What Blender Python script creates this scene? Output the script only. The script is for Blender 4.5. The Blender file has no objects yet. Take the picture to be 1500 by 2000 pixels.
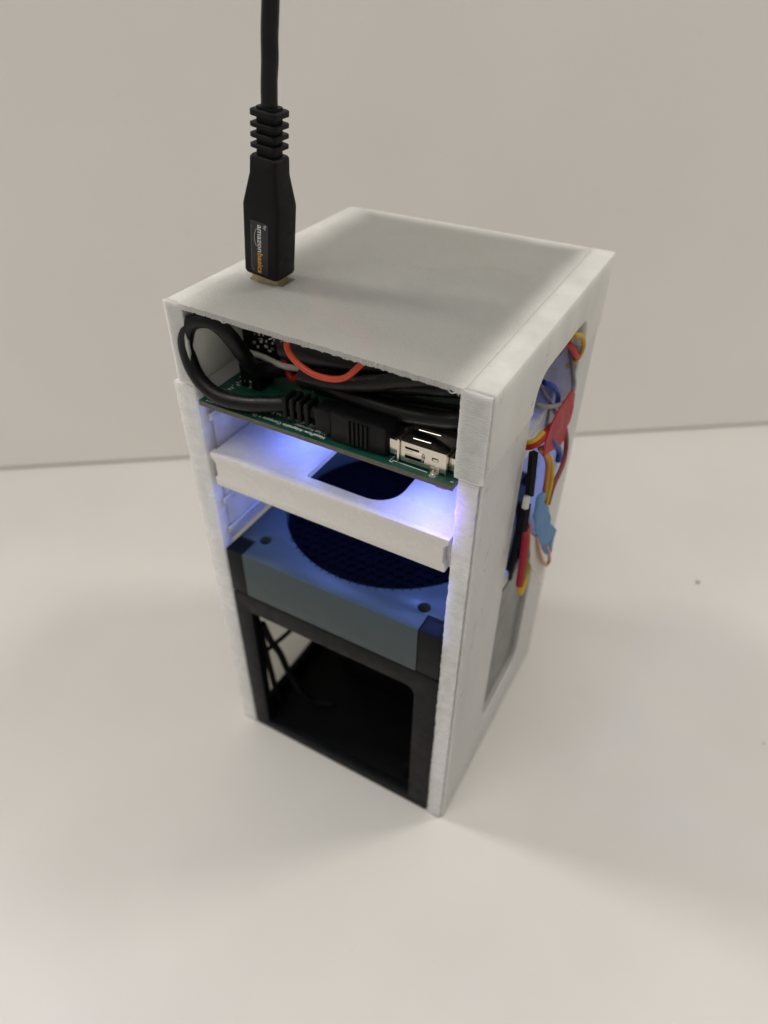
import bpy, bmesh, math, random
from mathutils import Vector, Matrix, noise

random.seed(7)
MM = 0.001
sc = bpy.context.scene
COL = sc.collection

# ------------------------------------------------------------------ camera
cam_d = bpy.data.cameras.new('camera')
cam = bpy.data.objects.new('camera', cam_d)
COL.objects.link(cam)
cam_d.sensor_fit = 'VERTICAL'
cam_d.sensor_height = 9.6
cam_d.sensor_width = 7.2
cam_d.lens = 1405.74 / 2000.0 * 9.6
cam_d.clip_start = 0.01
cam_d.clip_end = 20.0
right = Vector((0.8726161651, 0.4883369767, 0.0082477624))
down = Vector((0.3207469586, -0.5602486606, -0.7637033631))
fwd = Vector((-0.3683237936, 0.6690653447, -0.6455146378))
M = Matrix((right, -down, -fwd)).transposed().to_4x4()
M.translation = Vector((147.283, -137.507, 284.462)) * MM
cam.matrix_world = M
cam_d.dof.use_dof = True
cam_d.dof.focus_distance = 0.192
cam_d.dof.aperture_fstop = 2.6
sc.camera = cam

# ------------------------------------------------------------------ room light
world = bpy.data.worlds.new('World')
sc.world = world
world.use_nodes = True
bg = world.node_tree.nodes['Background']
bg.inputs['Color'].default_value = (1.0, 0.96, 0.90, 1)
bg.inputs['Strength'].default_value = 0.245


def area_lamp(name, loc, target, sx, sy, power, color):
    d = bpy.data.lights.new(name, 'AREA')
    d.shape = 'RECTANGLE'
    d.size, d.size_y = sx, sy
    d.energy = power
    d.color = color
    o = bpy.data.objects.new(name, d)
    COL.objects.link(o)
    o.location = loc
    o.rotation_euler = (Vector(target) - Vector(loc)).to_track_quat('-Z', 'Y').to_euler()
    return o


CEN = (0.05, 0.05, 0.10)
area_lamp('ceiling_lamp_side', (0.05 - 0.60, 0.05 - 0.126, 0.1 + 0.744), CEN, 0.18, 0.065, 3.0, (1.0, 0.955, 0.89))
area_lamp('ceiling_lamp_rear', (0.05 + 0.492, 0.05 + 0.426, 0.1 + 0.936), CEN, 0.18, 0.13, 2.5, (1.0, 0.955, 0.89))

area_lamp('front_fill', (-0.15, -0.95, 1.85), (0.0, 0.15, 0.1), 1.1, 0.9, 9.6, (1.0, 0.96, 0.905))  # added soft fill lamp, out of view, to brighten wall and table

sc.view_settings.view_transform = 'Standard'
sc.view_settings.look = 'None'
sc.view_settings.exposure = 0.21
sc.view_settings.gamma = 1.0
sc.view_settings.use_curve_mapping = False
sc.render.engine = 'CYCLES'
sc.cycles.use_denoising = True
sc.cycles.max_bounces = 10
sc.cycles.diffuse_bounces = 5
sc.cycles.transmission_bounces = 8
sc.cycles.transparent_max_bounces = 8
sc.cycles.sample_clamp_indirect = 6.0
sc.cycles.caustics_reflective = False
sc.cycles.caustics_refractive = True


# ------------------------------------------------------------------ materials
class NT:
    def __init__(self, name):
        self.m = bpy.data.materials.new(name)
        self.m.use_nodes = True
        self.t = self.m.node_tree
        self.t.nodes.clear()
        self.out = self.n('ShaderNodeOutputMaterial')

    def n(self, kind, **kw):
        x = self.t.nodes.new(kind)
        for k, v in kw.items():
            if hasattr(x, k) and not k[0].isupper():
                setattr(x, k, v)
            else:
                x.inputs[k.replace('__', ' ')].default_value = v
        return x

    def l(self, a, ao, b, bi):
        self.t.links.new(a.outputs[ao], b.inputs[bi])

    def coord(self, scale=(1, 1, 1), rot=(0, 0, 0)):
        c = self.n('ShaderNodeTexCoord')
        mp = self.n('ShaderNodeMapping')
        mp.inputs['Scale'].default_value = scale
        mp.inputs['Rotation'].default_value = rot
        self.l(c, 'Object', mp, 'Vector')
        return mp

    def noise(self, scale, detail=3, rough=0.55, stretch=(1, 1, 1)):
        mp = self.coord(stretch)
        x = self.n('ShaderNodeTexNoise')
        x.inputs['Scale'].default_value = scale
        x.inputs['Detail'].default_value = detail
        x.inputs['Roughness'].default_value = rough
        self.l(mp, 'Vector', x, 'Vector')
        return x

    def ramp(self, src, so, stops):
        r = self.n('ShaderNodeValToRGB')
        el = r.color_ramp.elements
        while len(el) < len(stops):
            el.new(0.5)
        for e, (p, c) in zip(el, stops):
            e.position = p
            e.color = (*c, 1) if len(c) == 3 else c
        self.l(src, so, r, 'Fac')
        return r

    def bump(self, src, so, strength, dist, prev=None):
        b = self.n('ShaderNodeBump')
        b.inputs['Strength'].default_value = strength
        b.inputs['Distance'].default_value = dist
        self.l(src, so, b, 'Height')
        if prev:
            self.l(prev, 'Normal', b, 'Normal')
        return b


def mul(c, f):
    return tuple(min(1, v * f) for v in c)


def simple(name, col, rough=0.5, metal=0.0, var=0.12, vscale=400, bump=0.0, bscale=2500, spec=0.5, coat=0.0,
           sss=0.0, emission=None, estr=0.0, rvar=0.1):
    t = NT(name)
    p = t.n('ShaderNodeBsdfPrincipled')
    ns = t.noise(vscale, 4)
    r = t.ramp(ns, 'Fac', [(0.3, mul(col, 1 - var)), (0.7, mul(col, 1 + var))])
    t.l(r, 'Color', p, 'Base Color')
    rr = t.ramp(ns, 'Fac', [(0.3, (max(0.02, rough - rvar),) * 3), (0.7, (min(1, rough + rvar),) * 3)])
    t.l(rr, 'Color', p, 'Roughness')
    p.inputs['Metallic'].default_value = metal
    p.inputs['Specular IOR Level'].default_value = spec
    p.inputs['Coat Weight'].default_value = coat
    if sss:
        p.inputs['Subsurface Weight'].default_value = sss
        p.inputs['Subsurface Radius'].default_value = (1, 1, 1)
        p.inputs['Subsurface Scale'].default_value = 0.004
    if bump:
        nb = t.noise(bscale, 3)
        b = t.bump(nb, 'Fac', bump, 0.0002)
        t.l(b, 'Normal', p, 'Normal')
    if emission:
        p.inputs['Emission Color'].default_value = (*emission, 1)
        p.inputs['Emission Strength'].default_value = estr
    t.l(p, 'BSDF', t.out, 'Surface')
    return t.m


def print_white(name, col=(0.72, 0.715, 0.685), blot=0.5, sss=0.85, layers=0.45, rough=0.36, cloud=0.90):
    """frosted natural print plastic: layer lines, blotches, light scattering inside"""
    t = NT(name)
    p = t.n('ShaderNodeBsdfPrincipled')
    n1 = t.noise(150, 4, 0.6, (1, 1, 1))
    c1 = t.ramp(n1, 'Fac', [(0.32, mul(col, 0.95)), (0.5, col), (0.72, mul(col, 1.04))])
    n2 = t.noise(60, 3, 0.5, (1, 1, 0.25))
    c2 = t.ramp(n2, 'Fac', [(0.35, (cloud, cloud, cloud)), (0.6, (1, 1, 1))])
    mx = t.n('ShaderNodeMix', data_type='RGBA', blend_type='MULTIPLY')
    mx.inputs[0].default_value = 1.0
    t.t.links.new(c1.outputs['Color'], mx.inputs[6])
    t.t.links.new(c2.outputs['Color'], mx.inputs[7])
    t.t.links.new(mx.outputs[2], p.inputs['Base Color'])
    p.inputs['Subsurface Weight'].default_value = sss
    p.inputs['Subsurface Radius'].default_value = (1.0, 1.0, 1.0)
    p.inputs['Subsurface Scale'].default_value = 0.0065
    rr = t.ramp(n1, 'Fac', [(0.3, (rough - 0.1,) * 3), (0.7, (rough + 0.1,) * 3)])
    t.l(rr, 'Color', p, 'Roughness')
    p.inputs['Specular IOR Level'].default_value = 0.6
    # layers stacked along z
    mp = t.coord((1, 1, 1))
    w = t.n('ShaderNodeTexWave', wave_type='BANDS', bands_direction='Z')
    w.inputs['Scale'].default_value = 440
    w.inputs['Distortion'].default_value = 3.0
    w.inputs['Detail'].default_value = 2
    w.inputs['Detail Scale'].default_value = 0.4
    t.l(mp, 'Vector', w, 'Vector')
    b1 = t.bump(w, 'Fac', layers, 0.00012)
    v = t.n('ShaderNodeTexVoronoi', feature='SMOOTH_F1')
    v.inputs['Scale'].default_value = 420
    mp2 = t.coord((1, 1, 0.6))
    t.l(mp2, 'Vector', v, 'Vector')
    b2 = t.bump(v, 'Distance', blot, 0.0004, b1)
    t.l(b2, 'Normal', p, 'Normal')
    t.l(p, 'BSDF', t.out, 'Surface')
    return t.m


def print_sheet(name):
    """thin frosted top: woven diagonal print lines, lets blurred shapes show through"""
    t = NT(name)
    col = (0.76, 0.76, 0.73)
    mpA = t.coord((1, 1, 1), (0, 0, math.radians(45)))
    mpB = t.coord((1, 1, 1), (0, 0, math.radians(-45)))
    ws = []
    for mp in (mpA, mpB):
        w = t.n('ShaderNodeTexWave', wave_type='BANDS', bands_direction='X')
        w.inputs['Scale'].default_value = 520
        w.inputs['Distortion'].default_value = 1.6
        w.inputs['Detail'].default_value = 2
        w.inputs['Detail Scale'].default_value = 3
        t.l(mp, 'Vector', w, 'Vector')
        ws.append(w)
    ad = t.n('ShaderNodeMath', operation='MULTIPLY')
    t.l(ws[0], 'Fac', ad, 0)
    t.l(ws[1], 'Fac', ad, 1)
    ns = t.noise(2200, 3, 0.7)
    ad2 = t.n('ShaderNodeMath', operation='MULTIPLY_ADD')
    t.l(ns, 'Fac', ad2, 0)
    ad2.inputs[1].default_value = 1.2
    t.l(ad, 'Value', ad2, 2)
    b = t.bump(ad2, 'Value', 0.8, 0.00028)
    cr = t.ramp(ad2, 'Value', [(0.25, mul(col, 0.80)), (0.95, mul(col, 1.14))])
    d = t.n('ShaderNodeBsdfDiffuse')
    tr = t.n('ShaderNodeBsdfTranslucent')
    g = t.n('ShaderNodeBsdfGlossy')
    g.inputs['Roughness'].default_value = 0.32
    rf = t.n('ShaderNodeBsdfRefraction')
    rf.inputs['Roughness'].default_value = 0.14
    rf.inputs['IOR'].default_value = 1.12
    rf.inputs['Color'].default_value = (0.93, 0.93, 0.92, 1)
    for s in (d, tr):
        t.l(cr, 'Color', s, 'Color')
    for s in (d, g):
        t.l(b, 'Normal', s, 'Normal')
    m1 = t.n('ShaderNodeMixShader')
    m1.inputs[0].default_value = 0.40
    t.l(d, 'BSDF', m1, 1)
    t.l(tr, 'BSDF', m1, 2)
    # the print is built up solid towards the rims: less light passes there
    tc = t.n('ShaderNodeTexCoord')
    sp = t.n('ShaderNodeSeparateXYZ')
    t.l(tc, 'Object', sp, 'Vector')
    ed = None
    for ax, sign, lim in (('X', 1, 0.042), ('X', -0.6, 0.0255), ('Y', 0.9, 0.0435)):
        mu = t.n('ShaderNodeMath', operation='MULTIPLY_ADD')
        t.l(sp, ax, mu, 0)
        mu.inputs[1].default_value = -sign
        mu.inputs[2].default_value = lim
        if ed is None:
            ed = mu
        else:
            mn = t.n('ShaderNodeMath', operation='MINIMUM')
            t.l(ed, 'Value', mn, 0)
            t.l(mu, 'Value', mn, 1)
            ed = mn
    nz = t.noise(90, 3, 0.6)
    wob = t.n('ShaderNodeMath', operation='MULTIPLY_ADD')
    t.l(nz, 'Fac', wob, 0)
    wob.inputs[1].default_value = -0.003
    t.l(ed, 'Value', wob, 2)
    thin = t.n('ShaderNodeMapRange', interpolation_type='SMOOTHSTEP')
    thin.inputs['From Min'].default_value = -0.005
    thin.inputs['From Max'].default_value = 0.0045
    t.l(wob, 'Value', thin, 'Value')
    f1 = t.n('ShaderNodeMath', operation='MULTIPLY')
    t.l(thin, 'Result', f1, 0)
    f1.inputs[1].default_value = 0.42
    t.l(f1, 'Value', m1, 0)
    f2 = t.n('ShaderNodeMath', operation='MULTIPLY')
    t.l(thin, 'Result', f2, 0)
    f2.inputs[1].default_value = 0.46
    m2 = t.n('ShaderNodeMixShader')
    t.l(f2, 'Value', m2, 0)
    t.l(m1, 'Shader', m2, 1)
    t.l(rf, 'BSDF', m2, 2)
    m3 = t.n('ShaderNodeMixShader')
    m3.inputs[0].default_value = 0.10
    t.l(m2, 'Shader', m3, 1)
    t.l(g, 'BSDF', m3, 2)
    t.l(m3, 'Shader', t.out, 'Surface')
    return t.m


def painted(name, col, rough, big, specks, bumps=0.12):
    t = NT(name)
    p = t.n('ShaderNodeBsdfPrincipled')
    n1 = t.noise(big, 3, 0.5)
    r1 = t.ramp(n1, 'Fac', [(0.3, mul(col, 0.965)), (0.7, mul(col, 1.025))])
    n2 = t.noise(specks, 2, 0.5)
    r2 = t.ramp(n2, 'Fac', [(0.20, (0.93, 0.93, 0.92)), (0.30, (1, 1, 1))])
    mx = t.n('ShaderNodeMix', data_type='RGBA', blend_type='MULTIPLY')
    mx.inputs[0].default_value = 1.0
    t.t.links.new(r1.outputs['Color'], mx.inputs[6])
    t.t.links.new(r2.outputs['Color'], mx.inputs[7])
    t.t.links.new(mx.outputs[2], p.inputs['Base Color'])
    p.inputs['Roughness'].default_value = rough
    p.inputs['Specular IOR Level'].default_value = 0.35
    n3 = t.noise(700, 3, 0.6)
    b = t.bump(n3, 'Fac', bumps, 0.0004)
    t.l(b, 'Normal', p, 'Normal')
    t.l(p, 'BSDF', t.out, 'Surface')
    return t.m


def thin_print(name, col=(0.80, 0.795, 0.76)):
    t = NT(name)
    n1 = t.noise(120, 4, 0.6)
    c1 = t.ramp(n1, 'Fac', [(0.3, mul(col, 0.94)), (0.7, col)])
    d = t.n('ShaderNodeBsdfDiffuse')
    tr = t.n('ShaderNodeBsdfTranslucent')
    m = t.n('ShaderNodeMixShader')
    m.inputs[0].default_value = 0.72
    for x in (d, tr):
        t.l(c1, 'Color', x, 'Color')
    t.l(d, 'BSDF', m, 1)
    t.l(tr, 'BSDF', m, 2)
    t.l(m, 'Shader', t.out, 'Surface')
    return t.m


MAT = {
    'table': painted('table_laminate', (0.735, 0.717, 0.69), 0.42, 14, 380),
    'wall': painted('wall_paint', (0.93, 0.903, 0.87), 0.75, 6, 260, 0.2),
    'print': print_white('frosted_print'),
    'post': print_white('frosted_print_rough', (0.88, 0.88, 0.87), 1.0, 0.9, 1.0, 0.24, 0.80),
    'thin': thin_print('frosted_thin_wall'),
    'sheet': print_sheet('frosted_sheet'),
    'shelf': simple('cream_plastic', (0.76, 0.74, 0.70), 0.27, var=0.012, vscale=220, bump=0.4, bscale=4200, rvar=0.02),
    'block': simple('slate_plastic', (0.046, 0.070, 0.077), 0.42, spec=0.35, var=0.05, vscale=120, bump=0.25, bscale=3000),
    'cage': simple('charcoal_plastic', (0.0040, 0.0050, 0.0062), 0.42, spec=0.13, var=0.15, vscale=300, bump=0.3, bscale=2600),
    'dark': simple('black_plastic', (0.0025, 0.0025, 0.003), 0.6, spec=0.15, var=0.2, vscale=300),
    'rubber': simple('cable_rubber', (0.004, 0.004, 0.0045), 0.4, spec=0.3, var=0.2, vscale=500, bump=0.2, bscale=3500),
    'housing': simple('plug_rubber', (0.004, 0.004, 0.0048), 0.5, spec=0.22, var=0.15, vscale=350, bump=0.25, bscale=5000),
    'gloss': simple('label_gloss', (0.008, 0.008, 0.01), 0.16, var=0.05),
    'pcb': simple('green_solder_mask', (0.006, 0.062, 0.040), 0.34, var=0.25, vscale=260, bump=0.15, bscale=1500),
    'pcb_edge': simple('board_core', (0.115, 0.11, 0.085), 0.7, var=0.25, vscale=700),
    'silk': simple('white_print', (0.80, 0.86, 0.83), 0.6, var=0.05),
    'silk_w': simple('label_white', (0.60, 0.61, 0.62), 0.5, var=0.05),
    'silk_o': simple('label_orange', (0.72, 0.32, 0.03), 0.5, var=0.05),
    'silk_y': simple('label_pale_gold', (0.55, 0.50, 0.30), 0.5, var=0.05),
    'carbon': simple('carbon_mesh', (0.0030, 0.0037, 0.0078), 0.85, spec=0.02, var=0.3, vscale=500),
    'veil': simple('frosted_inset', (0.17, 0.167, 0.162), 0.4, var=0.04, vscale=120, sss=0.3),
    'metal': simple('nickel', (0.74, 0.69, 0.60), 0.2, 1.0, var=0.06, vscale=300, rvar=0.06),
    'gold': simple('brass_shell', (0.55, 0.44, 0.27), 0.42, 0.75, var=0.08, vscale=300),
    'solder': simple('solder', (0.75, 0.72, 0.66), 0.18, 1.0, var=0.05),
    'orange': simple('orange_wire', (0.54, 0.052, 0.014), 0.42, var=0.1, vscale=300),
    'red': simple('red_wire', (0.42, 0.016, 0.012), 0.5, spec=0.25, var=0.12, vscale=300),
    'tape_red': simple('red_tape', (0.34, 0.014, 0.022), 0.5, spec=0.2, var=0.1, vscale=200, bump=0.3, bscale=900),
    'maroon': simple('maroon_wire', (0.22, 0.025, 0.03), 0.45, var=0.1),
    'yellow': simple('yellow_wire', (0.56, 0.36, 0.015), 0.5, spec=0.25, var=0.1),
    'amber': simple('amber_wire', (0.50, 0.18, 0.04), 0.45, var=0.1),
    'blue': simple('blue_wire', (0.012, 0.05, 0.27), 0.5, spec=0.25, var=0.1),
    'tape_blue': simple('blue_tape', (0.085, 0.22, 0.42), 0.5, spec=0.25, var=0.15, vscale=220, bump=0.4, bscale=900),
    'purple': simple('purple_wire', (0.13, 0.09, 0.17), 0.45, var=0.1),
    'grey': simple('grey_wire', (0.17, 0.17, 0.155), 0.45, var=0.1),
    'copper': simple('copper_wire', (0.48, 0.23, 0.15), 0.4, 0.3, var=0.1),
    'tape_white': simple('white_tape', (0.66, 0.63, 0.55), 0.55, var=0.1, vscale=250),
    'white': simple('white_plastic', (0.62, 0.62, 0.56), 0.4, var=0.06),
    'led': simple('led_lens', (0.6, 0.6, 0.9), 0.3, emission=(0.42, 0.46, 1.0), estr=5),
    'led_violet': simple('led_violet_lens', (0.3, 0.12, 0.4), 0.3, emission=(0.30, 0.08, 0.75), estr=0.5),
    'crumb': simple('crumb', (0.16, 0.16, 0.13), 0.8, var=0.3, vscale=2000),
}


# ------------------------------------------------------------------ builders
def rec(bm):
    bmesh.ops.recalc_face_normals(bm, faces=bm.faces[:])


def link(name, bm, mat, parent=None, origin=None, angle=38, mats=None):
    """bm in world millimetres -> ONE mesh object in metres"""
    if parent is not None:
        off = Vector(parent['_o'])
    elif origin is not None:
        off = Vector(origin)
    else:
        xs = [v.co.x for v in bm.verts]; ys = [v.co.y for v in bm.verts]; zs = [v.co.z for v in bm.verts]
        off = Vector(((min(xs) + max(xs)) / 2, (min(ys) + max(ys)) / 2, min(zs)))
    for v in bm.verts:
        v.co = (v.co - off) * MM
    me = bpy.data.meshes.new(name)
    for f in bm.faces:
        f.smooth = True
    bm.to_mesh(me)
    bm.free()
    me.set_sharp_from_angle(angle=math.radians(angle))
    for m in (mats or [mat]):
        me.materials.append(MAT[m])
    o = bpy.data.objects.new(name, me)
    COL.objects.link(o)
    if parent is not None:
        o.parent = parent['_e']
        root = parent['_e']
        if parent.get('_sub'):
            o.location = (0, 0, 0)
    else:
        o.location = off * MM
    return o


def thing(name, label, cat, base, group=None):
    e = bpy.data.objects.new(name, None)
    COL.objects.link(e)
    e.location = Vector(base) * MM
    e.empty_display_size = 0.01
    e['label'] = label
    e['category'] = cat
    if group:
        e['group'] = group
    return {'_e': e, '_o': base}


def under(part, th):
    """handle for a part so that sub-parts can be hung below it (same origin as the thing)"""
    return {'_e': part, '_o': th['_o'], '_sub': True}


def tag(o, label, cat, group=None):
    o['label'] = label
    o['category'] = cat
    if group:
        o['group'] = group
    return o


def box(bm, x0, x1, y0, y1, z0, z1, bev=0.0, seg=2):
    c = bmesh.ops.create_cube(bm, size=1.0)
    vs = c['verts']
    for v in vs:
        v.co = Vector(((x0 + x1) / 2 + v.co.x * (x1 - x0), (y0 + y1) / 2 + v.co.y * (y1 - y0),
                       (z0 + z1) / 2 + v.co.z * (z1 - z0)))
    if bev:
        es = list({e for v in vs for e in v.link_edges})
        bmesh.ops.bevel(bm, geom=es, offset=bev, segments=seg, affect='EDGES', profile=0.6)
    return bm


def B(*a, **k):
    return box(bmesh.new(), *a, **k)


def cr(pts, n):
    """Catmull-Rom through pts"""
    P = [Vector(p) for p in pts]
    P = [P[0] * 2 - P[1]] + P + [P[-1] * 2 - P[-2]]
    out = []
    for i in range(1, len(P) - 2):
        p0, p1, p2, p3 = P[i - 1:i + 3]
        for k in range(n):
            t = k / n
            out.append(0.5 * ((2 * p1) + (p2 - p0) * t + (2 * p0 - 5 * p1 + 4 * p2 - p3) * t * t
                              + (3 * p1 - p0 - 3 * p2 + p3) * t ** 3))
    out.append(P[-2].copy())
    return out


def tube(bm, pts, r, sides=14, steps=8, wob=0.0, spline=True):
    path = cr(pts, steps) if spline else [Vector(p) for p in pts]
    n = len(path)
    rad = r if isinstance(r, (list, tuple)) else None
    up = None
    rings = []
    for i, p in enumerate(path):
        d = (path[min(i + 1, n - 1)] - path[max(i - 1, 0)]).normalized()
        if up is None:
            up = d.orthogonal().normalized()
        up = (up - d * up.dot(d)).normalized()
        s = d.cross(up)
        rr = rad[min(len(rad) - 1, int(i / max(1, n - 1) * (len(rad) - 1) + 0.5))] if rad else r
        rr *= 1 + (wob * noise.noise(p * 0.15) if wob else 0)
        rings.append([bm.verts.new(p + (up * math.cos(a) + s * math.sin(a)) * rr)
                      for a in [2 * math.pi * k / sides for k in range(sides)]])
    for a, b in zip(rings, rings[1:]):
        for k in range(sides):
            bm.faces.new((a[k], a[(k + 1) % sides], b[(k + 1) % sides], b[k]))
    bm.faces.new(rings[0][::-1])
    bm.faces.new(rings[-1])
    rec(bm)
    return bm


def T(*a, **k):
    return tube(bmesh.new(), *a, **k)


def rrect(u0, u1, v0, v1, r, n=6, radii=None):
    """rounded rectangle outline; radii = (ll, lr, ur, ul)"""
    rs = radii or (r, r, r, r)
    pts = []
    for (cx, cy, sx, sy, a0, rr) in ((u0, v0, 1, 1, 180, rs[0]), (u1, v0, -1, 1, 270, rs[1]),
                                     (u1, v1, -1, -1, 0, rs[2]), (u0, v1, 1, -1, 90, rs[3])):
        if rr <= 0:
            pts.append((cx, cy))
            continue
        for k in range(n + 1):
            a = math.radians(a0 + 90 * k / n)
            pts.append((cx + sx * rr + rr * math.cos(a), cy + sy * rr + rr * math.sin(a)))
    return pts


def circ(cx, cy, r, n=40):
    return [(cx + r * math.cos(2 * math.pi * k / n), cy + r * math.sin(2 * math.pi * k / n)) for k in range(n)]


def plate(outer, holes, axis, a0, a1, bev=0.0):
    """flat panel cut from an outline with holes, a0..a1 along the axis"""
    cu = bpy.data.curves.new('tmp', 'CURVE')
    cu.dimensions = '2D'
    cu.fill_mode = 'BOTH'
    cu.extrude = (a1 - a0) / 2 - bev
    cu.bevel_depth = bev
    cu.bevel_resolution = 1
    if bev:
        cu.offset = -bev
    for poly in [outer] + list(holes):
        s = cu.splines.new('POLY')
        s.points.add(len(poly) - 1)
        for q, (u, v) in zip(s.points, poly):
            q.co = (u, v, 0, 1)
        s.use_cyclic_u = True
    o = bpy.data.objects.new('tmp', cu)
    COL.objects.link(o)
    dg = bpy.context.evaluated_depsgraph_get()
    me = bpy.data.meshes.new_from_object(o.evaluated_get(dg))
    bm = bmesh.new()
    bm.from_mesh(me)
    bpy.data.objects.remove(o)
    bpy.data.curves.remove(cu)
    bpy.data.meshes.remove(me)
    bmesh.ops.remove_doubles(bm, verts=bm.verts[:], dist=0.002)
    mid = (a0 + a1) / 2
    for v in bm.verts:
        u, w, h = v.co
        v.co = {'x': Vector((mid + h, u, w)), 'y': Vector((u, mid + h, w)), 'z': Vector((u, w, mid + h))}[axis]
    rec(bm)
    return bm


def text_bm(body, size, mat4, depth=0.04, align='LEFT', shear=0.0, bold=0.0):
    cu = bpy.data.curves.new('tmp', 'FONT')
    cu.body = body
    cu.size = size
    cu.extrude = depth / 2
    cu.align_x = align
    cu.shear = shear
    cu.offset = bold
    cu.resolution_u = 3
    o = bpy.data.objects.new('tmp', cu)
    COL.objects.link(o)
    dg = bpy.context.evaluated_depsgraph_get()
    me = bpy.data.meshes.new_from_object(o.evaluated_get(dg))
    bm = bmesh.new()
    bm.from_mesh(me)
    bpy.data.objects.remove(o)
    bpy.data.curves.remove(cu)
    bpy.data.meshes.remove(me)
    bm.transform(mat4)
    return bm


def frame4(o, ux, uy):
    ux, uy = Vector(ux).normalized(), Vector(uy).normalized()
    m = Matrix((ux, uy, ux.cross(uy))).transposed().to_4x4()
    m.translation = Vector(o)
    return m


def flag(pts, thick=0.35, crease=0.5, cuts=3):
    """piece of tape: crumpled thin solid through an outline of 3D points"""
    bm = bmesh.new()
    f = bm.faces.new([bm.verts.new(Vector(p)) for p in pts])
    bmesh.ops.triangulate(bm, faces=[f])
    bmesh.ops.subdivide_edges(bm, edges=bm.edges[:], cuts=cuts, use_grid_fill=True)
    for v in bm.verts:
        q = v.co * 0.16
        v.co += Vector((noise.noise(q), noise.noise(q + Vector((9, 2, 4))), 0.4 * noise.noise(q * 1.7))) * crease
    rec(bm)
    ex = bmesh.ops.extrude_face_region(bm, geom=bm.faces[:])
    for v in [g for g in ex['geom'] if isinstance(g, bmesh.types.BMVert)]:
        v.co += Vector((-thick, -0.3 * thick, 0))
    rec(bm)
    return bm


# ------------------------------------------------------------------ setting
bm = bmesh.new()
bmesh.ops.create_grid(bm, x_segments=2, y_segments=2, size=900)
for v in bm.verts:
    v.co.x += 200
    v.co.y += 0
ex = bmesh.ops.extrude_face_region(bm, geom=bm.faces[:])
for v in [g for g in ex['geom'] if isinstance(g, bmesh.types.BMVert)]:
    v.co.z -= 25
rec(bm)
table = link('table_top', bm, 'table', origin=(0, 0, 0))
table['kind'] = 'structure'

# wall standing behind, its lower edge rounded where it meets the table
wd = Vector((432.4, 311.1, 0)).normalized()
wn = Vector((-wd.y, wd.x, 0))
w0 = Vector((-155.1, 139.6, 0))
bm = bmesh.new()
prof = [(3.2, 0.4), (1.2, 1.4), (0.35, 3.0), (0.0, 5.2), (0.0, 620), (30, 620), (30, 0.4)]
ends = []
for s in (-900, 900):
    ends.append([bm.verts.new(w0 + wd * s + wn * a + Vector((0, 0, z))) for a, z in prof])
n = len(prof)
for k in range(n):
    bm.faces.new((ends[0][k], ends[0][(k + 1) % n], ends[1][(k + 1) % n], ends[1][k]))
bm.faces.new(ends[0]); bm.faces.new(ends[1][::-1])
rec(bm)
wall = link('wall', bm, 'wall')
wall['kind'] = 'structure'

# ------------------------------------------------------------------ printed case
case = thing('printed_case', 'tall frosted white printed case with open front standing on the white table', 'case', (50, 50, 0))


def lidwarp(bm):
    for v in bm.verts:
        u, w = v.co.x / 100, v.co.y / 100
        dz = (0.9 * (1 - u) - 0.8 * u) * (1 - w) + (-0.8 * (1 - u) + 0.7 * u) * w
        v.co.z += dz * max(0, min(1, (v.co.z - 174) / 24))
    return bm


def rough_post(x0, x1, y0, y1, z0, z1, amp, seed, taper=0.0):
    """front post with crusted, layered print surface"""
    bm = B(x0, x1, y0, y1, z0, z1)
    es = [e for e in bm.edges if abs(e.verts[0].co.z - e.verts[1].co.z) > 1]
    bmesh.ops.subdivide_edges(bm, edges=es, cuts=int((z1 - z0) / 0.85), use_grid_fill=True)
    es = [e for e in bm.edges if abs(e.verts[0].co.x - e.verts[1].co.x) > 1]
    bmesh.ops.subdivide_edges(bm, edges=es, cuts=7, use_grid_fill=True)
    for v in bm.verts:
        q = Vector((v.co.x * 0.5, v.co.y * 0.5 + seed, v.co.z * 0.22))
        n1 = noise.noise(q)
        n2 = noise.noise(Vector((v.co.x * 0.2, seed, v.co.z * 0.9)))
        edge = 1.0 if (v.co.y < y0 + 0.01) else 0.25
        v.co.y -= amp * edge * (0.7 * n1 + 0.5 * n2)
        if v.co.x < x0 + 0.01 or v.co.x > x1 - 0.01:
            v.co.x += 0.6 * amp * noise.noise(Vector((seed * 3.1, 0, v.co.z * 0.6)))
        v.co.x += taper * max(0, v.co.z - z0) / (z1 - z0) * (1 if v.co.x < (x0 + x1) / 2 else 0.2)
    rec(bm)
    return bm


# --- body below the seam
body_l = B(0, 2.4, 5.0, 96.8, 0, 173.6, bev=0.3)
for v in body_l.verts:
    v.co.x -= 1.7 * v.co.z / 173.6
skin = link('side_panel', body_l, 'thin', case)
link('inner_wall', B(2.5, 6.8, 5.0, 96.8, 109, 173.6, bev=0.3), 'print', under(skin, case))
outl = [(1.0, 0), (100, 0), (100, 173.6), (82, 173.6), (82, 132), (81, 124), (75, 108), (74, 100), (74, 32)]
for k in range(1, 8):
    a = math.radians(90 * k / 7)
    outl.append((74 - 9 + 9 * math.cos(a), 32 - 9 * math.sin(a)))
for k in range(0, 8):
    a = math.radians(90 * k / 7)
    outl.append((34.5 + 9 - 9 * math.sin(a), 32 - 9 * math.cos(a)))
outl += [(34.5, 173.6), (1.0, 173.6)]
skin = link('side_panel', plate(outl, [], 'x', 98.95, 99.9, bev=0.3), 'print', case)
link('inner_wall', plate([(max(u, 7.6), v) for u, v in outl], [], 'x', 93.2, 98.9), 'print', under(skin, case))
link('back_panel', B(6.9, 93.1, 97.2, 100, 0, 173.6, bev=0.3), 'print', case)
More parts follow.
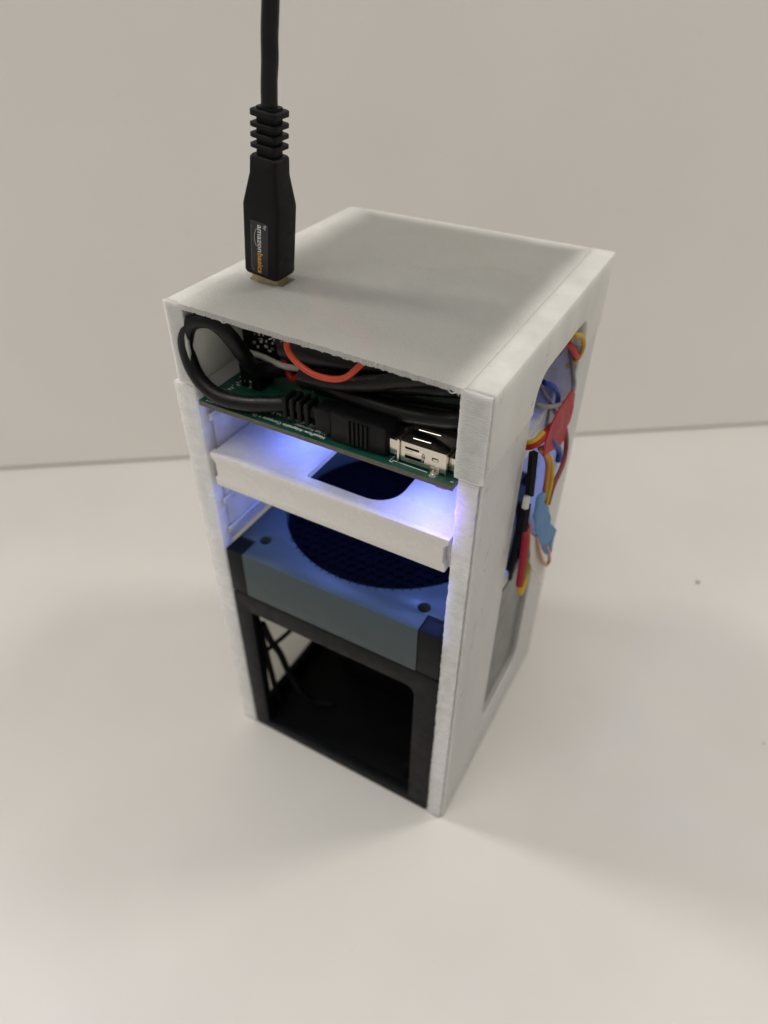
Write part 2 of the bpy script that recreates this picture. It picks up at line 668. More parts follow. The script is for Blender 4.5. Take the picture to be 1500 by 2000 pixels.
link('front_post', rough_post(0.2, 6.7, -0.2, 4.9, 0, 173.4, 0.36, 3.0, taper=-1.8), 'post', case)
link('front_post', rough_post(93.3, 98.88, -0.25, 7.5, 0, 173.4, 0.55, 8.0), 'post', case)
link('inset_panel', plate(rrect(34.9, 73.6, 23.4, 92, 0.5, radii=(8.4, 8.4, 0.5, 0.5)), [], 'x', 96.2, 97.4), 'veil', case)
for z in (113.0, 126.0, 160.0):   # slide rails inside the walls
    link('rail', B(6.85, 7.7, 3, 96, z, z + 2.4, bev=0.25), 'print', case)

# --- lid above the seam
lid = link('lid', lidwarp(B(1.0, 7.0, 0.6, 100.0, 174.2, 199.0, bev=0.4)), 'print', case)
L_ = under(lid, case)
outl = [(0.6, 174.2), (34.5, 174.2), (34.5, 177)]
for k in range(1, 7):
    a = math.radians(90 * k / 6)
    outl.append((34.5 + 8.5 - 8.5 * math.cos(a), 177 + 8.5 * math.sin(a)))
for k in range(0, 7):
    a = math.radians(90 * k / 6)
    outl.append((82 - 7 + 7 * math.sin(a), 178.5 + 7 * math.cos(a)))
outl += [(82, 174.2), (100.2, 174.2), (100.2, 199.0), (0.6, 199.0)]
link('lid_side', lidwarp(plate(outl, [], 'x', 92.0, 100.4, bev=0.35)), 'print', L_)
link('lid_back', lidwarp(B(7.1, 91.9, 97.4, 100.2, 174.2, 199.0, bev=0.3)), 'print', L_)
link('lid_post', lidwarp(rough_post(0.8, 7.1, -0.5, 0.5, 174.2, 198.9, 0.12, 5.0)), 'print', L_)
link('lid_post', lidwarp(rough_post(92.2, 100.1, -0.7, 0.5, 172.6, 198.9, 0.26, 12.0)), 'post', L_)
edge = []
k = 6.3
while k < 92.6:
    jag = -0.35 + 0.22 * noise.noise(Vector((k * 0.8, 3, 0))) + 0.14 * random.uniform(-1, 1)
    edge.append((0.0 + k, jag))
    k += random.uniform(0.35, 0.8)
outer = edge + [(92.9, -0.3), (92.9, 98.4), (6.0, 98.4), (6.0, -0.3)]
sheet = plate(outer, [rrect(11.9, 23.9, 24.2, 31.2, 0.6)], 'z', 197.65, 199.08)
for v in sheet.verts:      # torn print strands sag along the lower front edge
    if v.co.y < 0.6 and v.co.z < 198 and 8 < v.co.x < 93:
        v.co.z -= max(0, 0.35 * noise.noise(Vector((v.co.x * 0.35, 0, 7))) + random.uniform(-0.1, 0.3))
link('top_sheet', lidwarp(sheet), 'sheet', L_)
# thin torn strands hanging from the sheet's front edge
for pts in ([(38.6, -0.2, 198.2), (37.6, 0.6, 197.2), (36.6, 0.3, 196.6), (35.6, 0.9, 196.0)],
            [(20.4, -0.3, 198.6), (21.6, -0.5, 197.9), (22.8, -0.4, 198.2)],
            [(88.2, -0.4, 197.4), (89.6, -0.7, 196.6), (91.0, -0.6, 197.0), (91.6, -0.5, 196.2)]):
    link('strand', T(pts, 0.13, sides=6, steps=5), 'print', L_)

# ------------------------------------------------------------------ black cage at the bottom
cage = thing('black_cage', 'black plastic cage with a big front window filling the lower half of the case', 'frame', (50, 48, 0.3))
link('front_frame', plate(rrect(7.0, 92.8, 0.3, 86.6, 1.6), [rrect(14.2, 84.2, 5.0, 77.2, 2.2, radii=(0.6, 0.6, 4, 1))],
                          'y', 0.0, 4.0, bev=0.3), 'cage', cage)
link('corner_post', B(7.0, 13.9, 0.05, 7.8, 86.8, 107.6, bev=0.35), 'cage', cage)
link('corner_post', B(84.5, 92.7, 0.05, 7.4, 86.8, 107.6, bev=0.5), 'cage', cage)
link('corner_post', B(7.0, 13.9, 88.5, 96.8, 0.3, 107.6, bev=0.35), 'cage', cage)
link('corner_post', B(84.5, 92.7, 88.5, 96.8, 0.3, 107.6, bev=0.35), 'cage', cage)
link('floor_plate', B(7.2, 92.6, 4.2, 88.3, 0.3, 3.0), 'dark', cage)
link('side_rail', B(7.2, 9.6, 4.2, 88.3, 3.2, 10.0, bev=0.3), 'cage', cage)
link('side_rail', B(7.2, 9.6, 4.2, 88.3, 77.2, 86.4, bev=0.3), 'cage', cage)
link('side_panel', B(89.8, 92.6, 4.2, 88.3, 3.2, 86.4, bev=0.3), 'dark', cage)
link('back_panel', B(14.1, 84.3, 92.5, 96.6, 3.2, 86.4, bev=0.3), 'dark', cage)
link('standoff', T([(79.5, 9.0, 3.1), (79.5, 9.0, 12.0)], 1.8, spline=False), 'cage', cage)
link('cross_bar', T([(8.9, 10, 40.0), (8.9, 30, 35.0), (9.4, 60, 33.0)], 1.0), 'dark', cage)

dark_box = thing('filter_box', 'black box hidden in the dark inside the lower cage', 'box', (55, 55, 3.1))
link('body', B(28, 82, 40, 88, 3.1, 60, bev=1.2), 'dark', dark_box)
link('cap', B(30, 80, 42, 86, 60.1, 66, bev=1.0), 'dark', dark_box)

for pts, r, lb in (
        ([(10.6, 9, 60), (11.2, 12, 46), (12.5, 15, 36), (16, 16, 22), (24, 17, 8), (34, 22, 4.6)], 1.5,
         'black cord drooping to the cage floor near its left window edge'),
        ([(10.8, 5.6, 74), (10.9, 6.4, 60), (11.2, 7.8, 44), (11.8, 8.6, 30), (12.6, 9.6, 14), (13.6, 12, 5)], 1.3,
         'thin black cord running straight down behind the cage left bar')):
    tag(link('inner_cord', T(pts, r), 'dark'), lb, 'cord', 'cords inside the black cage')

# ------------------------------------------------------------------ slate block with round opening
blk = thing('filter_holder', 'slate grey square block with a round dark opening on top of the cage', 'holder', (50, 50, 86.8))
ol = [(14.1, 0), (84.3, 0), (84.3, 7.6), (92.7, 7.6), (92.7, 88.2), (84.3, 88.2), (84.3, 96.5), (14.1, 96.5),
      (14.1, 88.2), (7.1, 88.2), (7.1, 8.0), (14.1, 8.0)]
holes = [circ(50, 50.0, 42.2, 96), circ(16.8, 10.6, 2.1, 24), circ(81.7, 9.9, 2.1, 24)]
body = link('body', plate(ol, holes, 'z', 86.8, 107.7, bev=0.3), 'block', blk)
# honeycomb disc recessed in the round opening
hc = bmesh.new()
R0, s = 42.1, 2.3
pitch = s * math.sqrt(3)
cells = []
for j in range(-14, 15):
    for i in range(-12, 13):
        cx = 50 + (i + 0.5 * (j % 2)) * pitch
        cy = 50 + j * 1.5 * s
        if math.hypot(cx - 50, cy - 50) > R0 - 2.2:
            continue
        cells.append([(cx + s * 0.82 * math.sin(math.radians(60 * k)), cy + s * 0.82 * math.cos(math.radians(60 * k)))
                      for k in range(6)])
bm = plate(circ(50, 50, R0, 96), cells, 'z', 101.35, 101.9)
o = link('honeycomb', bm, 'carbon', blk)
o['kind'] = 'stuff'
link('filter_pad', plate(circ(50, 50, 42.0, 64), [], 'z', 94.0, 101.0), 'carbon', blk)
# small print burrs round the rim of the opening
bm = bmesh.new()
for a in list(range(232, 312, 4)):
    a = math.radians(a + random.uniform(-1, 1))
    c = Vector((50 + 42.5 * math.cos(a), 50 + 42.5 * math.sin(a), 107.76))
    t = bmesh.ops.create_cube(bm, size=1.0)
    for v in t['verts']:
        q = Vector((v.co.x * 1.3, v.co.y * 0.4, v.co.z * 0.25))
        q.rotate(Matrix.Rotation(a, 3, 'Z'))
        v.co = c + q
burr = link('rim_burrs', bm, 'dark', blk)
burr['kind'] = 'stuff'
for x, y in ((16.8, 10.6), (81.7, 9.9)):
    link('screw', T([(x, y, 87), (x, y, 91)], 2.0, spline=False), 'dark', blk)

# ------------------------------------------------------------------ white shelf with square hole
shelf = thing('white_shelf', 'cream white slide-in shelf with a rounded square hole lit blue from above', 'shelf', (50, 48, 137.2))
prof = [(7.6, 149.9), (7.6, 148.2), (9.3, 146.4), (9.5, 141.4), (8.4, 140.3), (8.4, 137.4), (8.8, 137.2),
        (91.3, 137.2), (91.7, 137.5), (91.5, 140.0), (90.7, 141.0), (90.7, 146.5), (92.2, 148.3), (92.2, 149.9)]
link('front_edge', plate(prof, [], 'y', 0.0, 2.6, bev=0.18), 'shelf', shelf)
link('top_plate', plate([(7.7, 2.7), (92.2, 2.7), (92.2, 95), (7.7, 95)],
                        [rrect(41.0, 70.8, 5.6, 38, 3, radii=(1.0, 8.5, 8.5, 3), n=10)], 'z', 147.4, 149.3), 'shelf', shelf)
for x0, x1 in ((7.8, 10.0), (89.9, 92.1)):
    link('side_lip', B(x0, x1, 2.8, 95, 137.4, 147.2), 'shelf', shelf)
for (x, y, w) in ((72.5, 0.1, 1.6), (75.0, 0.05, 0.9), (18.6, 0.1, 0.5)):     # chipped burrs on the front edge
    link('edge_burr', B(x, x + w, y - 0.25, y + 0.5, 149.6, 150.0, bev=0.1), 'shelf', shelf)

sensor = thing('hanging_sensor', 'small black block hanging under the green board above the shelf hole', 'sensor', (52, 30, 157))
link('body', B(45, 58, 22, 34, 157, 166.0, bev=0.5), 'dark', sensor)
link('lens', T([(51, 28, 155.8), (51, 28, 157.0)], 3.0, spline=False), 'gloss', sensor)

for x, y in ((26, 40), (74, 34)):
    link('led', B(x - 1.6, x + 1.6, y - 1.6, y + 1.6, 146.0, 147.3, bev=0.3), 'led', shelf)
    ld = bpy.data.lights.new('led_light', 'POINT')
    ld.energy = 0.030
    ld.color = (0.16, 0.26, 1.0)
    ld.shadow_soft_size = 0.0015
    lo = bpy.data.objects.new('led_light', ld)
    COL.objects.link(lo)
    lo.parent = shelf['_e']
    lo.location = (Vector((x, y, 144.5)) - Vector(shelf['_o'])) * MM

# ------------------------------------------------------------------ green circuit board
pcb = thing('circuit_board', 'green circuit board with white lettering across the case above the shelf', 'circuit board', (50, 48, 167.7))
bm = B(7.3, 92.0, -0.4, 96.5, 167.7, 169.3)
for f in bm.faces:
    f.material_index = 0 if abs(f.normal.z) > 0.5 else 1
board = link('board', bm, 'pcb', pcb, mats=['pcb', 'pcb_edge'])
PB = under(board, pcb)
ZT = 169.34


def board_text(body, x, y, size):
    m = frame4((x, y, ZT), (-1, 0, 0), (0, -1, 0))
    link('lettering', text_bm(body, size, m, 0.03, bold=0.012), 'silk', PB)


board_text('HexaFlow Adaptable Compute + Gr', 51.4, 2.15, 1.72)
board_text('Aidan Forrester', 51.0, 3.95, 1.72)
board_text('NASA HUNCH - Nanolab F', 50.6, 5.75, 1.72)
for (a, b) in (((73.2, 1.9), (83.6, 1.7)), ((73.2, 1.9), (73.3, 1.1)), ((73.3, 1.1), (72.4, 1.2)), ((72.4, 1.2), (72.6, 4.0))):
    link('silk_line', T([(a[0], a[1], ZT), (b[0], b[1], ZT)], 0.09, sides=6, spline=False), 'silk', PB)
# row of silk marks at the front left corner and by the header
for i in range(9):
    x = 9.5 + i * 0.95
    link('silk_mark', B(x, x + 0.45, 0.5 + 0.1 * (i % 2), 1.0, 169.31, 169.35), 'silk', PB)
for i in range(12):
    x, y = 9.0 + random.uniform(0, 3.2), 6 + i * 1.1
    link('silk_mark', B(x, x + random.uniform(0.4, 1.4), y, y + 0.35, 169.31, 169.35), 'silk', PB)
for (x, y) in ((30, 9), (31.8, 9), (28, 14), (64, 10), (66, 11), (90.6, 0.9)):
    link('pad', B(x, x + 0.9, y, y + 0.55, 169.31, 169.37), 'solder', PB)

# usb socket on the board
sock = link('usb_socket', plate(rrect(75.1, 88.5, 170.0, 176.2, 0.5),
                                [rrect(76.4, 80.6, 174.2, 174.9, 0.2, 3), rrect(76.4, 82.2, 171.3, 172.3, 0.2, 3),
                                 rrect(84.4, 86.3, 173.0, 174.1, 0.2, 3)], 'y', 2.4, 2.75), 'metal', pcb)
SK = under(sock, pcb)
link('top_wall', B(75.1, 88.5, 2.8, 15.4, 175.85, 176.2), 'metal', SK)
link('back_wall', B(75.1, 88.5, 15.4, 15.8, 169.6, 176.1), 'metal', SK)
link('end_wall', B(88.2, 88.6, 2.6, 15.3, 169.5, 176.0), 'metal', SK)
link('inner_block', B(76, 88, 3.2, 15.2, 169.6, 175.6), 'dark', SK)
link('spring_tongue', B(76.6, 82.0, 2.25, 2.45, 172.6, 173.8, bev=0.08), 'metal', SK)
link('spring_tip', T([(81.7, 2.1, 172.0), (82.0, 2.0, 173.0), (81.6, 2.1, 173.9)], 0.28, sides=8), 'solder', SK)
link('latch_bump', B(84.7, 86.2, 2.2, 2.5, 173.2, 173.8, bev=0.1), 'solder', SK)
link('flange', B(74.5, 75.0, 1.6, 16.0, 169.6, 176.9), 'metal', SK)
link('end_clip', B(88.7, 91.6, 4.0, 9.0, 170.4, 174.6, bev=0.3), 'metal', SK)
link('leg', B(84.0, 86.8, 2.1, 2.4, 169.35, 170.9), 'metal', SK)
for pts in (((77.5, 5.0, 176.25), (82.6, 5.2, 176.25)), ((77.0, 9.3, 176.25), (83.4, 9.6, 176.25))):
    link('top_crease', T(pts, 0.12, sides=6, spline=False), 'solder', SK)
bm = T([(85.4, 1.5, 169.32), (85.4, 1.5, 169.9)], [1.25, 0.8], spline=False)
link('solder_joint', bm, 'solder', pcb)
link('solder_joint', T([(85.4, 1.5, 169.9), (85.4, 1.5, 170.7)], [0.5, 0.3], spline=False), 'solder', pcb)
link('pin_header', B(13.2, 20.6, 13.0, 20.3, 169.4, 177.2, bev=0.3), 'dark', pcb)
for x in (15.0, 17.6):
    link('header_pin', B(x, x + 0.6, 12.4, 13.1, 171.5, 172.2), 'solder', pcb)

# leds under the board
for i, (x, y, w) in enumerate(((32, 21, 1.15), (80, 13, 1.25), (28, 76, 0.2), (78, 70, 0.2))):
    led = link('led', B(x - 1.6, x + 1.6, y - 1.6, y + 1.6, 166.2, 167.6, bev=0.3), 'led', pcb)
    ld = bpy.data.lights.new('led_light', 'SPOT')
    ld.spot_size = math.radians(150)
    ld.spot_blend = 1.0
    ld.energy = 0.0185 * w
    ld.color = (0.17, 0.24, 1.0)
    ld.shadow_soft_size = 0.0015
    lo = bpy.data.objects.new('led_light', ld)
    COL.objects.link(lo)
    lo.parent = pcb['_e']
    lo.location = (Vector((x, y, 164.8)) - Vector(pcb['_o'])) * MM
link('led', B(86.0, 89.6, 1.6, 5.0, 165.4, 167.6, bev=0.5), 'led_violet', pcb)
ld = bpy.data.lights.new('led_light', 'POINT')
ld.energy = 0.0065
ld.color = (0.24, 0.15, 1.0)
ld.shadow_soft_size = 0.0015
lo = bpy.data.objects.new('led_light', ld)
COL.objects.link(lo)
lo.parent = pcb['_e']
lo.location = (Vector((88.4, 3.6, 161.0)) - Vector(pcb['_o'])) * MM

# upright black controller board behind
mcu = thing('controller_board', 'upright black controller board with tiny parts under the case lid', 'circuit board', (21, 21.5, 169.5))
link('board', B(9.4, 34, 21.0, 22.4, 172.5, 196.4), 'dark', mcu)
link('usb_port', B(12.8, 21.6, 24.6, 30.2, 189, 196.6, bev=0.4), 'gold', mcu)
for i in range(26):
    x, z = 12.5 + random.uniform(0, 9), 178.5 + random.uniform(0, 12)
    link('component', B(x, x + random.uniform(0.4, 1.3), 20.6, 21.0, z, z + random.uniform(0.35, 0.8)),
         random.choice(['white', 'silk_w', 'grey', 'solder']), mcu)
link('chip', B(24, 31, 20.0, 20.9, 182, 189, bev=0.2), 'gloss', mcu)

tag(link('white_wire', T([(14.0, 17.5, 179.0), (19, 17.8, 178.6), (27, 17.2, 178.0), (34, 18, 178.4)], 0.95), 'white'),
    'short white wire lying between the black loop and the dark tube', 'wire')
tag(link('wire_tip', T([(18.2, 11.8, 173.2), (18.4, 11.5, 172.0), (18.2, 11.4, 170.6)], [0.5, 0.3, 0.45], sides=8), 'solder'),
    'small shiny wire end sticking out beside the black header', 'wire')
tag(link('red_wire', T([(25.0, 20, 178.4), (27.5, 18.6, 175.6), (30.0, 17.8, 174.2), (32.5, 18.6, 176.4), (34, 21, 180)], 1.1), 'red'),
    'dim red wire curled behind the cable strain relief', 'wire')

# ------------------------------------------------------------------ coiled usb cable inside
cab = thing('coiled_cable', 'black cable coiled inside the case and plugged into the silver socket', 'cable', (45, 10, 169.5))
link('cord', T([(37.5, 4.6, 174.8), (32.5, 3.0, 173.9), (25.5, 1.6, 172.6), (18.2, 0.8, 172.2), (12.4, 0.4, 173.6),
                (7.6, 0.6, 177.2), (5.2, 1.0, 182.6), (4.9, 1.4, 188.2), (7.4, 1.8, 193.2), (11.8, 2.4, 195.3),
                (15.4, 3.8, 194.2), (18.0, 6.0, 189.6), (19.4, 9.0, 183.0), (19.8, 12.0, 178.2), (22.4, 16, 176),
                (32, 24, 175), (50, 30, 176)], 2.35, sides=18, steps=7, wob=0.05), 'rubber', cab)
rr = bmesh.new()
a0, a1 = Vector((37.0, 4.7, 175.0)), Vector((49.5, 4.8, 174.6))
tube(rr, [a0, a1], 2.1, spline=False, sides=16)
link('strain_core', rr, 'housing', cab)
for k in range(4):
    c = a0.lerp(a1, 0.06 + k * 0.2)
    link('strain_ring', B(c.x - 0.75, c.x + 0.75, 1.7, 7.8, 171.4, 178.2, bev=0.7, seg=3), 'housing', cab)
bm = B(48.2, 53.5, 1.6, 8.2, 170.9, 178.2, bev=0.8)
link('plug_neck', bm, 'housing', cab)
plug = link('plug_body', plate([(53.0, 2.2), (54.2, 1.3), (70.6, 1.9), (71.2, 2.8), (71.2, 13.6), (70.4, 14.4), (54, 14.0), (53.0, 13.0)],
                               [], 'z', 169.7, 178.4, bev=0.5), 'housing', cab)
for k in range(5):
    x = 59.2 + k * 1.35
    link('grip_rib', B(x, x + 0.7, 1.0 + 0.03 * k, 1.9, 170.4, 177.8, bev=0.15), 'housing', under(plug, cab))
link('metal_plug', B(71.3, 74.4, 3.0, 14.2, 170.6, 175.4, bev=0.25), 'metal', cab)
# loops of cord behind the plug
for pts, r in (
        ([(40, 8.5, 182.6), (46, 7.6, 183.6), (55, 7.2, 185.2), (66, 7.4, 188.6), (76, 8.0, 192.4), (86, 11, 194), (91, 20, 192), (89, 34, 188)], 2.3),
        ([(38, 12, 178.4), (47, 10.4, 180.6), (56, 9.6, 180.2), (68, 9.6, 179.7), (79, 10.0, 180.4), (88, 11, 182.4), (91, 22, 182), (84, 40, 180)], 2.4),
        ([(52, 15, 180.5), (62, 14.2, 183.0), (74, 14, 186.0), (86, 15, 188.6), (91, 26, 186)], 2.3),
        ([(44, 18, 184), (58, 17, 188), (72, 17, 191.6), (88, 19, 193.4)], 2.3),
        ([(40, 16, 175), (56, 15.6, 176.6), (74, 16.6, 178.6), (90, 18, 179.6)], 2.3),
        ([(40, 24, 178), (60, 24, 184), (86, 26, 184)], 2.4),
        ([(36, 30, 186), (60, 30, 191), (88, 32, 190)], 2.4),
        ([(46, 40, 190), (56, 28, 193.4), (72, 24, 194.6), (86, 34, 194.4), (88, 54, 194.2), (76, 68, 194.4), (58, 66, 193.8), (46, 54, 191)], 2.3),
        ([(52, 46, 189.6), (62, 36, 190.6), (76, 34, 190.8), (82, 46, 190.6), (76, 58, 190.4), (60, 58, 189.8)], 2.3),
        ([(44, 76, 188), (60, 80, 191), (76, 80, 192), (88, 72, 191)], 2.3),
        ([(30, 42, 176), (60, 46, 178), (88, 44, 178)], 2.4),
        ([(28, 58, 184), (58, 60, 188), (86, 56, 186)], 2.4)):
    link('cord_loop', T(pts, r, sides=16, steps=7, wob=0.05), 'rubber', cab)

tubeth = thing('dark_tube', 'thick dark tube lying just under the lid behind the orange wire', 'tube', (55, 12, 186))
link('sleeve', T([(32.0, 12.0, 187.6), (33.2, 12.0, 187.8), (44, 11.6, 188.8), (58, 12.2, 190.2), (74, 14, 191)], [2.6, 3.5, 3.6, 3.6, 3.4],
                 sides=20), 'rubber', tubeth)
link('label_strip', B(47.2, 52.0, 9.0, 9.6, 192.4, 194.2, bev=0.1), 'grey', tubeth)

tag(link('orange_wire', T([(44.0, 26.0, 194.2), (41.6, 18.0, 196.2), (39.6, 9.0, 196.6), (38.9, 4.6, 194.8), (40.0, 3.6, 191.9), (43.6, 3.2, 189.3),
                           (48.6, 3.0, 187.9), (54.2, 3.0, 188.3), (58.2, 3.2, 190.0), (61.4, 4.0, 193.4), (63.4, 6.0, 196.0),
                           (61.6, 9.6, 196.4), (54.8, 15.2, 196.5), (46.8, 17.9, 196.5), (38.0, 22.3, 196.5), (30.4, 29.6, 196.2), (26, 38, 194)],
                          0.88, sides=12, steps=7), 'orange'),
    'bright orange wire looping down in front below the lid edge', 'wire')

YEL = [(27.4, 42, 194), (22.6, 54, 195.6), (20.6, 65.9, 196.2), (21.7, 77.6, 196.2), (27.9, 88.3, 196.2), (38.1, 91.9, 196.4), (51.1, 89.3, 196.5), (67.1, 77.8, 196.6), (74, 70, 196.6)]
tag(link('yellow_wire', T(YEL, 0.9, sides=10), 'yellow'), 'yellow wire arching under the rear half of the milky lid', 'wire')

# ------------------------------------------------------------------ cable plugged into the lid from above
top = thing('plugged_cable', 'black cable with branded plug rising straight up from the case lid', 'cable', (17.5, 26.8, 199.0))
ang = math.radians(6.4)
RY = Matrix.Translation(Vector((17.5, 26.8, 199))) @ Matrix.Rotation(ang, 4, 'Y') @ Matrix.Diagonal((1, 1, 1.035, 1))


def tl(bm):
    bm.transform(RY)
    return bm


def loft(sections, nseg=5):
    """stack of rounded rectangles (z, half-x, half-y, radius)"""
    bm = bmesh.new()
    rings = [[bm.verts.new((u, v, z)) for u, v in rrect(-a, a, -b, b, r, nseg)] for z, a, b, r in sections]
    for p, q in zip(rings, rings[1:]):
        n_ = len(p)
        for k in range(n_):
            bm.faces.new((p[k], p[(k + 1) % n_], q[(k + 1) % n_], q[k]))
    bm.faces.new(rings[0][::-1])
    bm.faces.new(rings[-1])
    rec(bm)
    return bm


link('metal_shell', tl(loft([(-4.5, 4.6, 2.8, 0.5), (3.2, 4.6, 2.8, 0.5)])), 'gold', top)
hs = link('plug_body', tl(loft([(2.6, 5.2, 4.1, 1.0), (2.9, 5.6, 4.5, 1.2), (3.6, 5.85, 4.75, 1.2), (21.5, 5.95, 4.85, 1.2),
                                (22.3, 5.85, 4.75, 1.2), (29.5, 4.35, 3.7, 1.1), (33.4, 4.25, 3.6, 1.1), (33.9, 3.9, 3.3, 1.0)])),
          'housing', top, angle=30)
link('strain_core', tl(loft([(33.6, 2.9, 2.4, 0.9), (45.0, 2.8, 2.4, 0.9)])), 'housing', top)
for k, z in enumerate((35.6, 38.0, 40.4, 42.9)):
    h = 1.15 if k < 3 else 1.5
    link('strain_ring', tl(loft([(z, 3.8, 3.3, 1.0), (z + 0.15, 4.1, 3.5, 1.1), (z + h - 0.15, 4.1, 3.5, 1.1), (z + h, 3.8, 3.3, 1.0)])),
         'housing', top)
link('cord', tl(T([(0, 0, 44), (-0.1, 0, 50), (0.15, 0, 55), (0.0, 0.1, 60), (0.3, 0.2, 68), (0.2, 0.6, 78), (-0.4, 3, 95), (-2, 10, 115), (-4, 24, 135), (-6, 50, 150)],
                  2.15, sides=18, wob=0.06)), 'rubber', top)
# printed label on the front face (reads downwards)
HP = under(hs, top)
yf = -4.84
link('label_plate', tl(plate(rrect(-3.1, 3.0, 3.9, 18.2, 0.7), [], 'y', yf - 0.06, yf + 0.05)), 'gloss', HP)


def label_text(body, u, z, size, mat, bold=0.02, shear=0.0):
    m = frame4((u, yf - 0.075, z), (0, 0, -1), (1, 0, 0))
    link('lettering', tl(text_bm(body, size, m, 0.03, bold=bold, shear=shear)), mat, HP)


label_text('amazon', -0.6, 17.4, 2.45, 'silk_w', 0.03)
label_text('basics', -0.6, 9.75, 2.45, 'silk_o', 0.03)
label_text('by', 1.5, 17.7, 1.3, 'silk_w', 0.0)
link('label_curve', tl(T([(-0.9, yf - 0.08, 16.2), (-1.5, yf - 0.08, 15.0), (-1.65, yf - 0.08, 13.6), (-1.4, yf - 0.08, 12.2), (-1.0, yf - 0.08, 11.5)],
                         0.08, sides=6)), 'silk_y', HP)
link('label_border', tl(T([(-2.7, yf - 0.07, 16.8), (-2.75, yf - 0.07, 10), (-2.6, yf - 0.07, 5.2), (-1.9, yf - 0.07, 4.4)], 0.06, sides=6)), 'grey', HP)

# ------------------------------------------------------------------ wires hanging out of the side window
G = 'wires at the side window'


def wire(name, pts, r, mat, label, cat='wire', steps=7):
    return tag(link(name, T(pts, r, sides=10, steps=steps), mat), label, cat, G)


wire('yellow_wire', [(93, 80, 176), (97.0, 75.9, 176.7), (99.0, 68.9, 183.0), (100.5, 68.0, 184.6), (101.0, 73.8, 181.6), (101.0, 78.2, 176.2),
                     (99.5, 80.2, 170.8), (96.5, 81.0, 166.5)], 0.75, 'yellow', 'yellow wire looping out at the top of the side window')
wire('red_wire', [(96, 64, 182.5), (98.5, 67.9, 181.0), (99.5, 74.1, 175.4), (99.2, 80.0, 171.4), (95, 84, 170)], 1.1, 'red',
     'short red wire inside the yellow loop at the window top')
wire('grey_wire', [(94, 84, 176), (97.0, 80.6, 171.1), (98.8, 79.8, 165.9), (100.6, 78.0, 161.4), (101.2, 70.2, 160.7), (101.2, 55.7, 166.4), (100.0, 44.6, 171.7),
                   (96.5, 43.2, 172.7)], 0.75, 'grey', 'grey wire sweeping in an arc across the side window')
wire('blue_wire', [(93, 54, 174), (96.0, 53.8, 174.4), (98.0, 51.2, 175.7), (99.5, 54.3, 173.5), (100.0, 60.6, 167.6), (99.0, 66.4, 159.9)], 0.85, 'blue',
     'blue wire bending behind the grey arc in the side window')
wire('purple_wire', [(93, 49, 178), (96.5, 49.5, 175.8), (98.0, 50.9, 172.4), (99.0, 54.9, 167.5), (99.2, 66.3, 156.9)], 0.75, 'purple',
     'purple wire slanting down behind the grey arc')
wire('red_wire', [(96, 38.5, 160.6), (99.0, 38.2, 160.9), (100.7, 38.9, 161.6), (101.7, 42.6, 161.6), (101.7, 48.6, 161.4), (101.5, 54, 160)], 1.15, 'red',
     'red wire bent out of the window under the red tape')
wire('yellow_wire', [(96, 38, 163), (99.0, 37.6, 162.8), (100.6, 38.3, 163.3), (101.5, 40.3, 163.8), (101.6, 44, 163.4)], 0.7, 'yellow',
     'stub of yellow wire just above the bent red wire')
wire('maroon_wire', [(101.5, 66, 156), (103.0, 67.3, 151.3), (104.0, 69.0, 144.4), (105.0, 64.5, 139.0), (105.5, 54.5, 137.2), (105.5, 52.3, 131.1)], 0.85, 'maroon',
     'long maroon wire bowing outwards below the red tape')
wire('yellow_wire', [(102, 46, 157), (103.0, 47.9, 153.9), (104.5, 50.2, 149.0), (105.5, 50.0, 142.4), (105.5, 49.2, 133.2)], 0.85, 'yellow',
     'yellow wire running down into the blue tape')
wire('amber_wire', [(102, 42, 159), (103.0, 44.0, 156.3), (104.0, 47.5, 150.6), (105.0, 45.8, 146.0), (105.0, 46.4, 138.3)], 0.8, 'amber',
     'amber wire beside the yellow one above the blue tape')
wire('blue_wire', [(102.5, 50, 158), (103.5, 53.0, 154.3), (104.0, 59.7, 148.0), (104.0, 61.3, 142.9)], 1.0, 'blue',
     'short blue wire below the red tape')
wire('copper_wire', [(105.2, 46, 122), (105.5, 47.7, 118.5), (106.5, 52.7, 107.5), (107.5, 59.0, 98.0), (108.0, 62.3, 97.6), (107.8, 57.5, 106.8), (107.4, 54, 112)],
     0.6, 'copper', 'thin copper wire loop dangling under the blue tape')
wire('yellow_wire', [(102.5, 57.6, 103.5), (103.0, 53, 100), (103.9, 48.9, 97.5), (104.2, 43.4, 95.5), (104.0, 42.4, 100)], 0.8, 'yellow',
     'yellow wire end at the very bottom of the hanging bundle')

tag(link('red_tape', flag([(102.0, 70.7, 164.6), (102.3, 75.8, 160.2), (103.2, 71.4, 152.6), (104.2, 60.0, 150.2), (104.4, 38.6, 158.7), (103.4, 43.3, 161.8), (102.4, 53.9, 165.3)],
                          0.5, 0.7), 'tape_red'), 'red tape flag folded over the wires at the side window', 'tape')
tag(link('blue_tape', flag([(105.0, 38.2, 144.0), (106.0, 39.6, 145.1), (106.2, 45.6, 140.3), (106.2, 43.4, 138.7), (106.4, 51.1, 130.6), (107.0, 53.3, 123.0), (108.0, 63.2, 112.3),
                            (108.0, 57.6, 109.9), (108.0, 60.2, 101.6), (107.5, 55.9, 106.0), (106.0, 44.0, 123.9), (105.0, 39.2, 134.9)], 0.5, 0.8),
         'tape_blue'), 'pale blue tape wrapped round wires outside the case', 'tape')
tag(link('white_tape', flag([(104.5, 40.4, 127.2), (105.0, 46.8, 118.9), (106.5, 61.6, 94.8), (107.0, 65.3, 80.7), (106.5, 61.0, 85.7), (104.5, 47.8, 107.4)], 0.4, 0.6),
         'tape_white'), 'cream white tape tail hanging below the blue tape', 'tape')
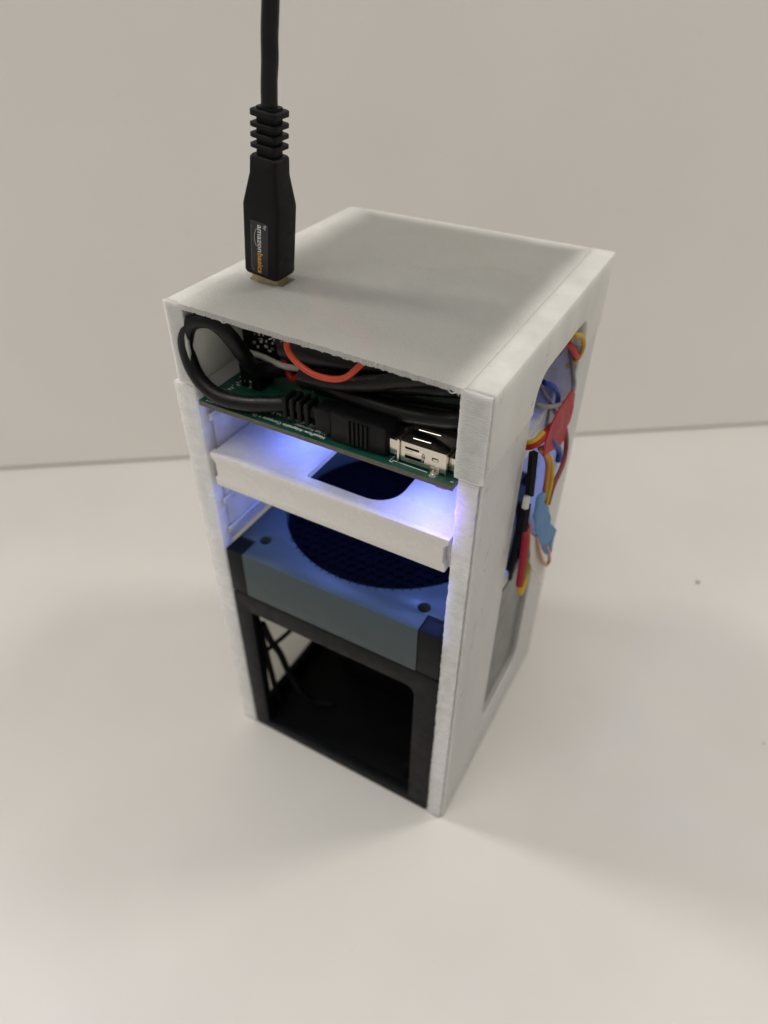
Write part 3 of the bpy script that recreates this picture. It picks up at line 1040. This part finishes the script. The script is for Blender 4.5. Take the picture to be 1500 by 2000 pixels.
conn = thing('wire_connector', 'black wire connector pair with pale joint hanging outside the side window', 'connector', (103, 34, 132), G)
link('upper_half', T([(102.6, 33.6, 162.4), (103.0, 35.8, 146.0)], 1.55, sides=6, spline=False), 'dark', conn)
link('joint', T([(103.0, 33.4, 146.4), (103.0, 33.4, 142.4)], 1.2, sides=6, spline=False), 'white', conn)
link('lower_half', T([(103.0, 34.2, 142.6), (103.0, 35.2, 132.0)], 1.6, sides=6, spline=False), 'dark', conn)
rib = thing('red_sleeve', 'dark red sleeve hanging straight down below the black connector', 'sleeve', (103.5, 41, 100), G)
link('sleeve', T([(103.4, 36.6, 132.6), (103.5, 39.4, 125.0), (103.5, 40.6, 115.3), (103.5, 42.0, 100.6)], 1.35, sides=8), 'tape_red', rib)
link('wire_core', T([(103.5, 42.0, 100.8), (103.6, 42.3, 97.5)], 0.7, sides=8, spline=False), 'yellow', rib)
wire('black_wire', [(97, 46, 133), (98.8, 45.0, 126), (99.6, 41.8, 118.0), (99.8, 41.2, 108.5), (99.0, 44, 100)], 1.1, 'dark',
     'black wire behind the red sleeve at the window edge')
tag(link('clear_clip', B(96.5, 99.4, 36.0, 41.5, 101, 106, bev=0.6), 'white'), 'small pale clip at the window edge behind the red sleeve', 'clip', G)

# parts seen in the window: a pale spacer with dark pins
pin = thing('pin_strip', 'row of dark pins on a pale spacer inside the side window', 'connector', (88, 78, 169.4))
link('spacer', B(80, 91, 86, 95, 169.4, 186, bev=0.6), 'white', pin)
for i in range(4):
    link('pin', B(89.2 - i * 1.6, 89.9 - i * 1.6, 85.2, 85.9, 170 + i, 180 + 0.6 * i), 'dark', pin)
link('pin_base', B(83.5, 90.5, 84.6, 85.9, 166 + 3.5, 172), 'dark', pin)

# ------------------------------------------------------------------ crumbs on the table
for (x, y, r, lb) in ((164.4, 190.5, 1.0, 'dark crumb lying on the table right of the case'),
                      (209.8, 101.9, 0.38, 'tiny dark speck near the right edge of the table')):
    bm = bmesh.new()
    bmesh.ops.create_icosphere(bm, subdivisions=2, radius=r)
    for v in bm.verts:
        v.co *= 1 + 0.35 * noise.noise(v.co * 1.3)
        v.co.z = max(v.co.z * 0.6, -0.35 * r)
        v.co += Vector((x, y, 0.36 * r))
    tag(link('crumb', bm, 'crumb'), lb, 'crumb')
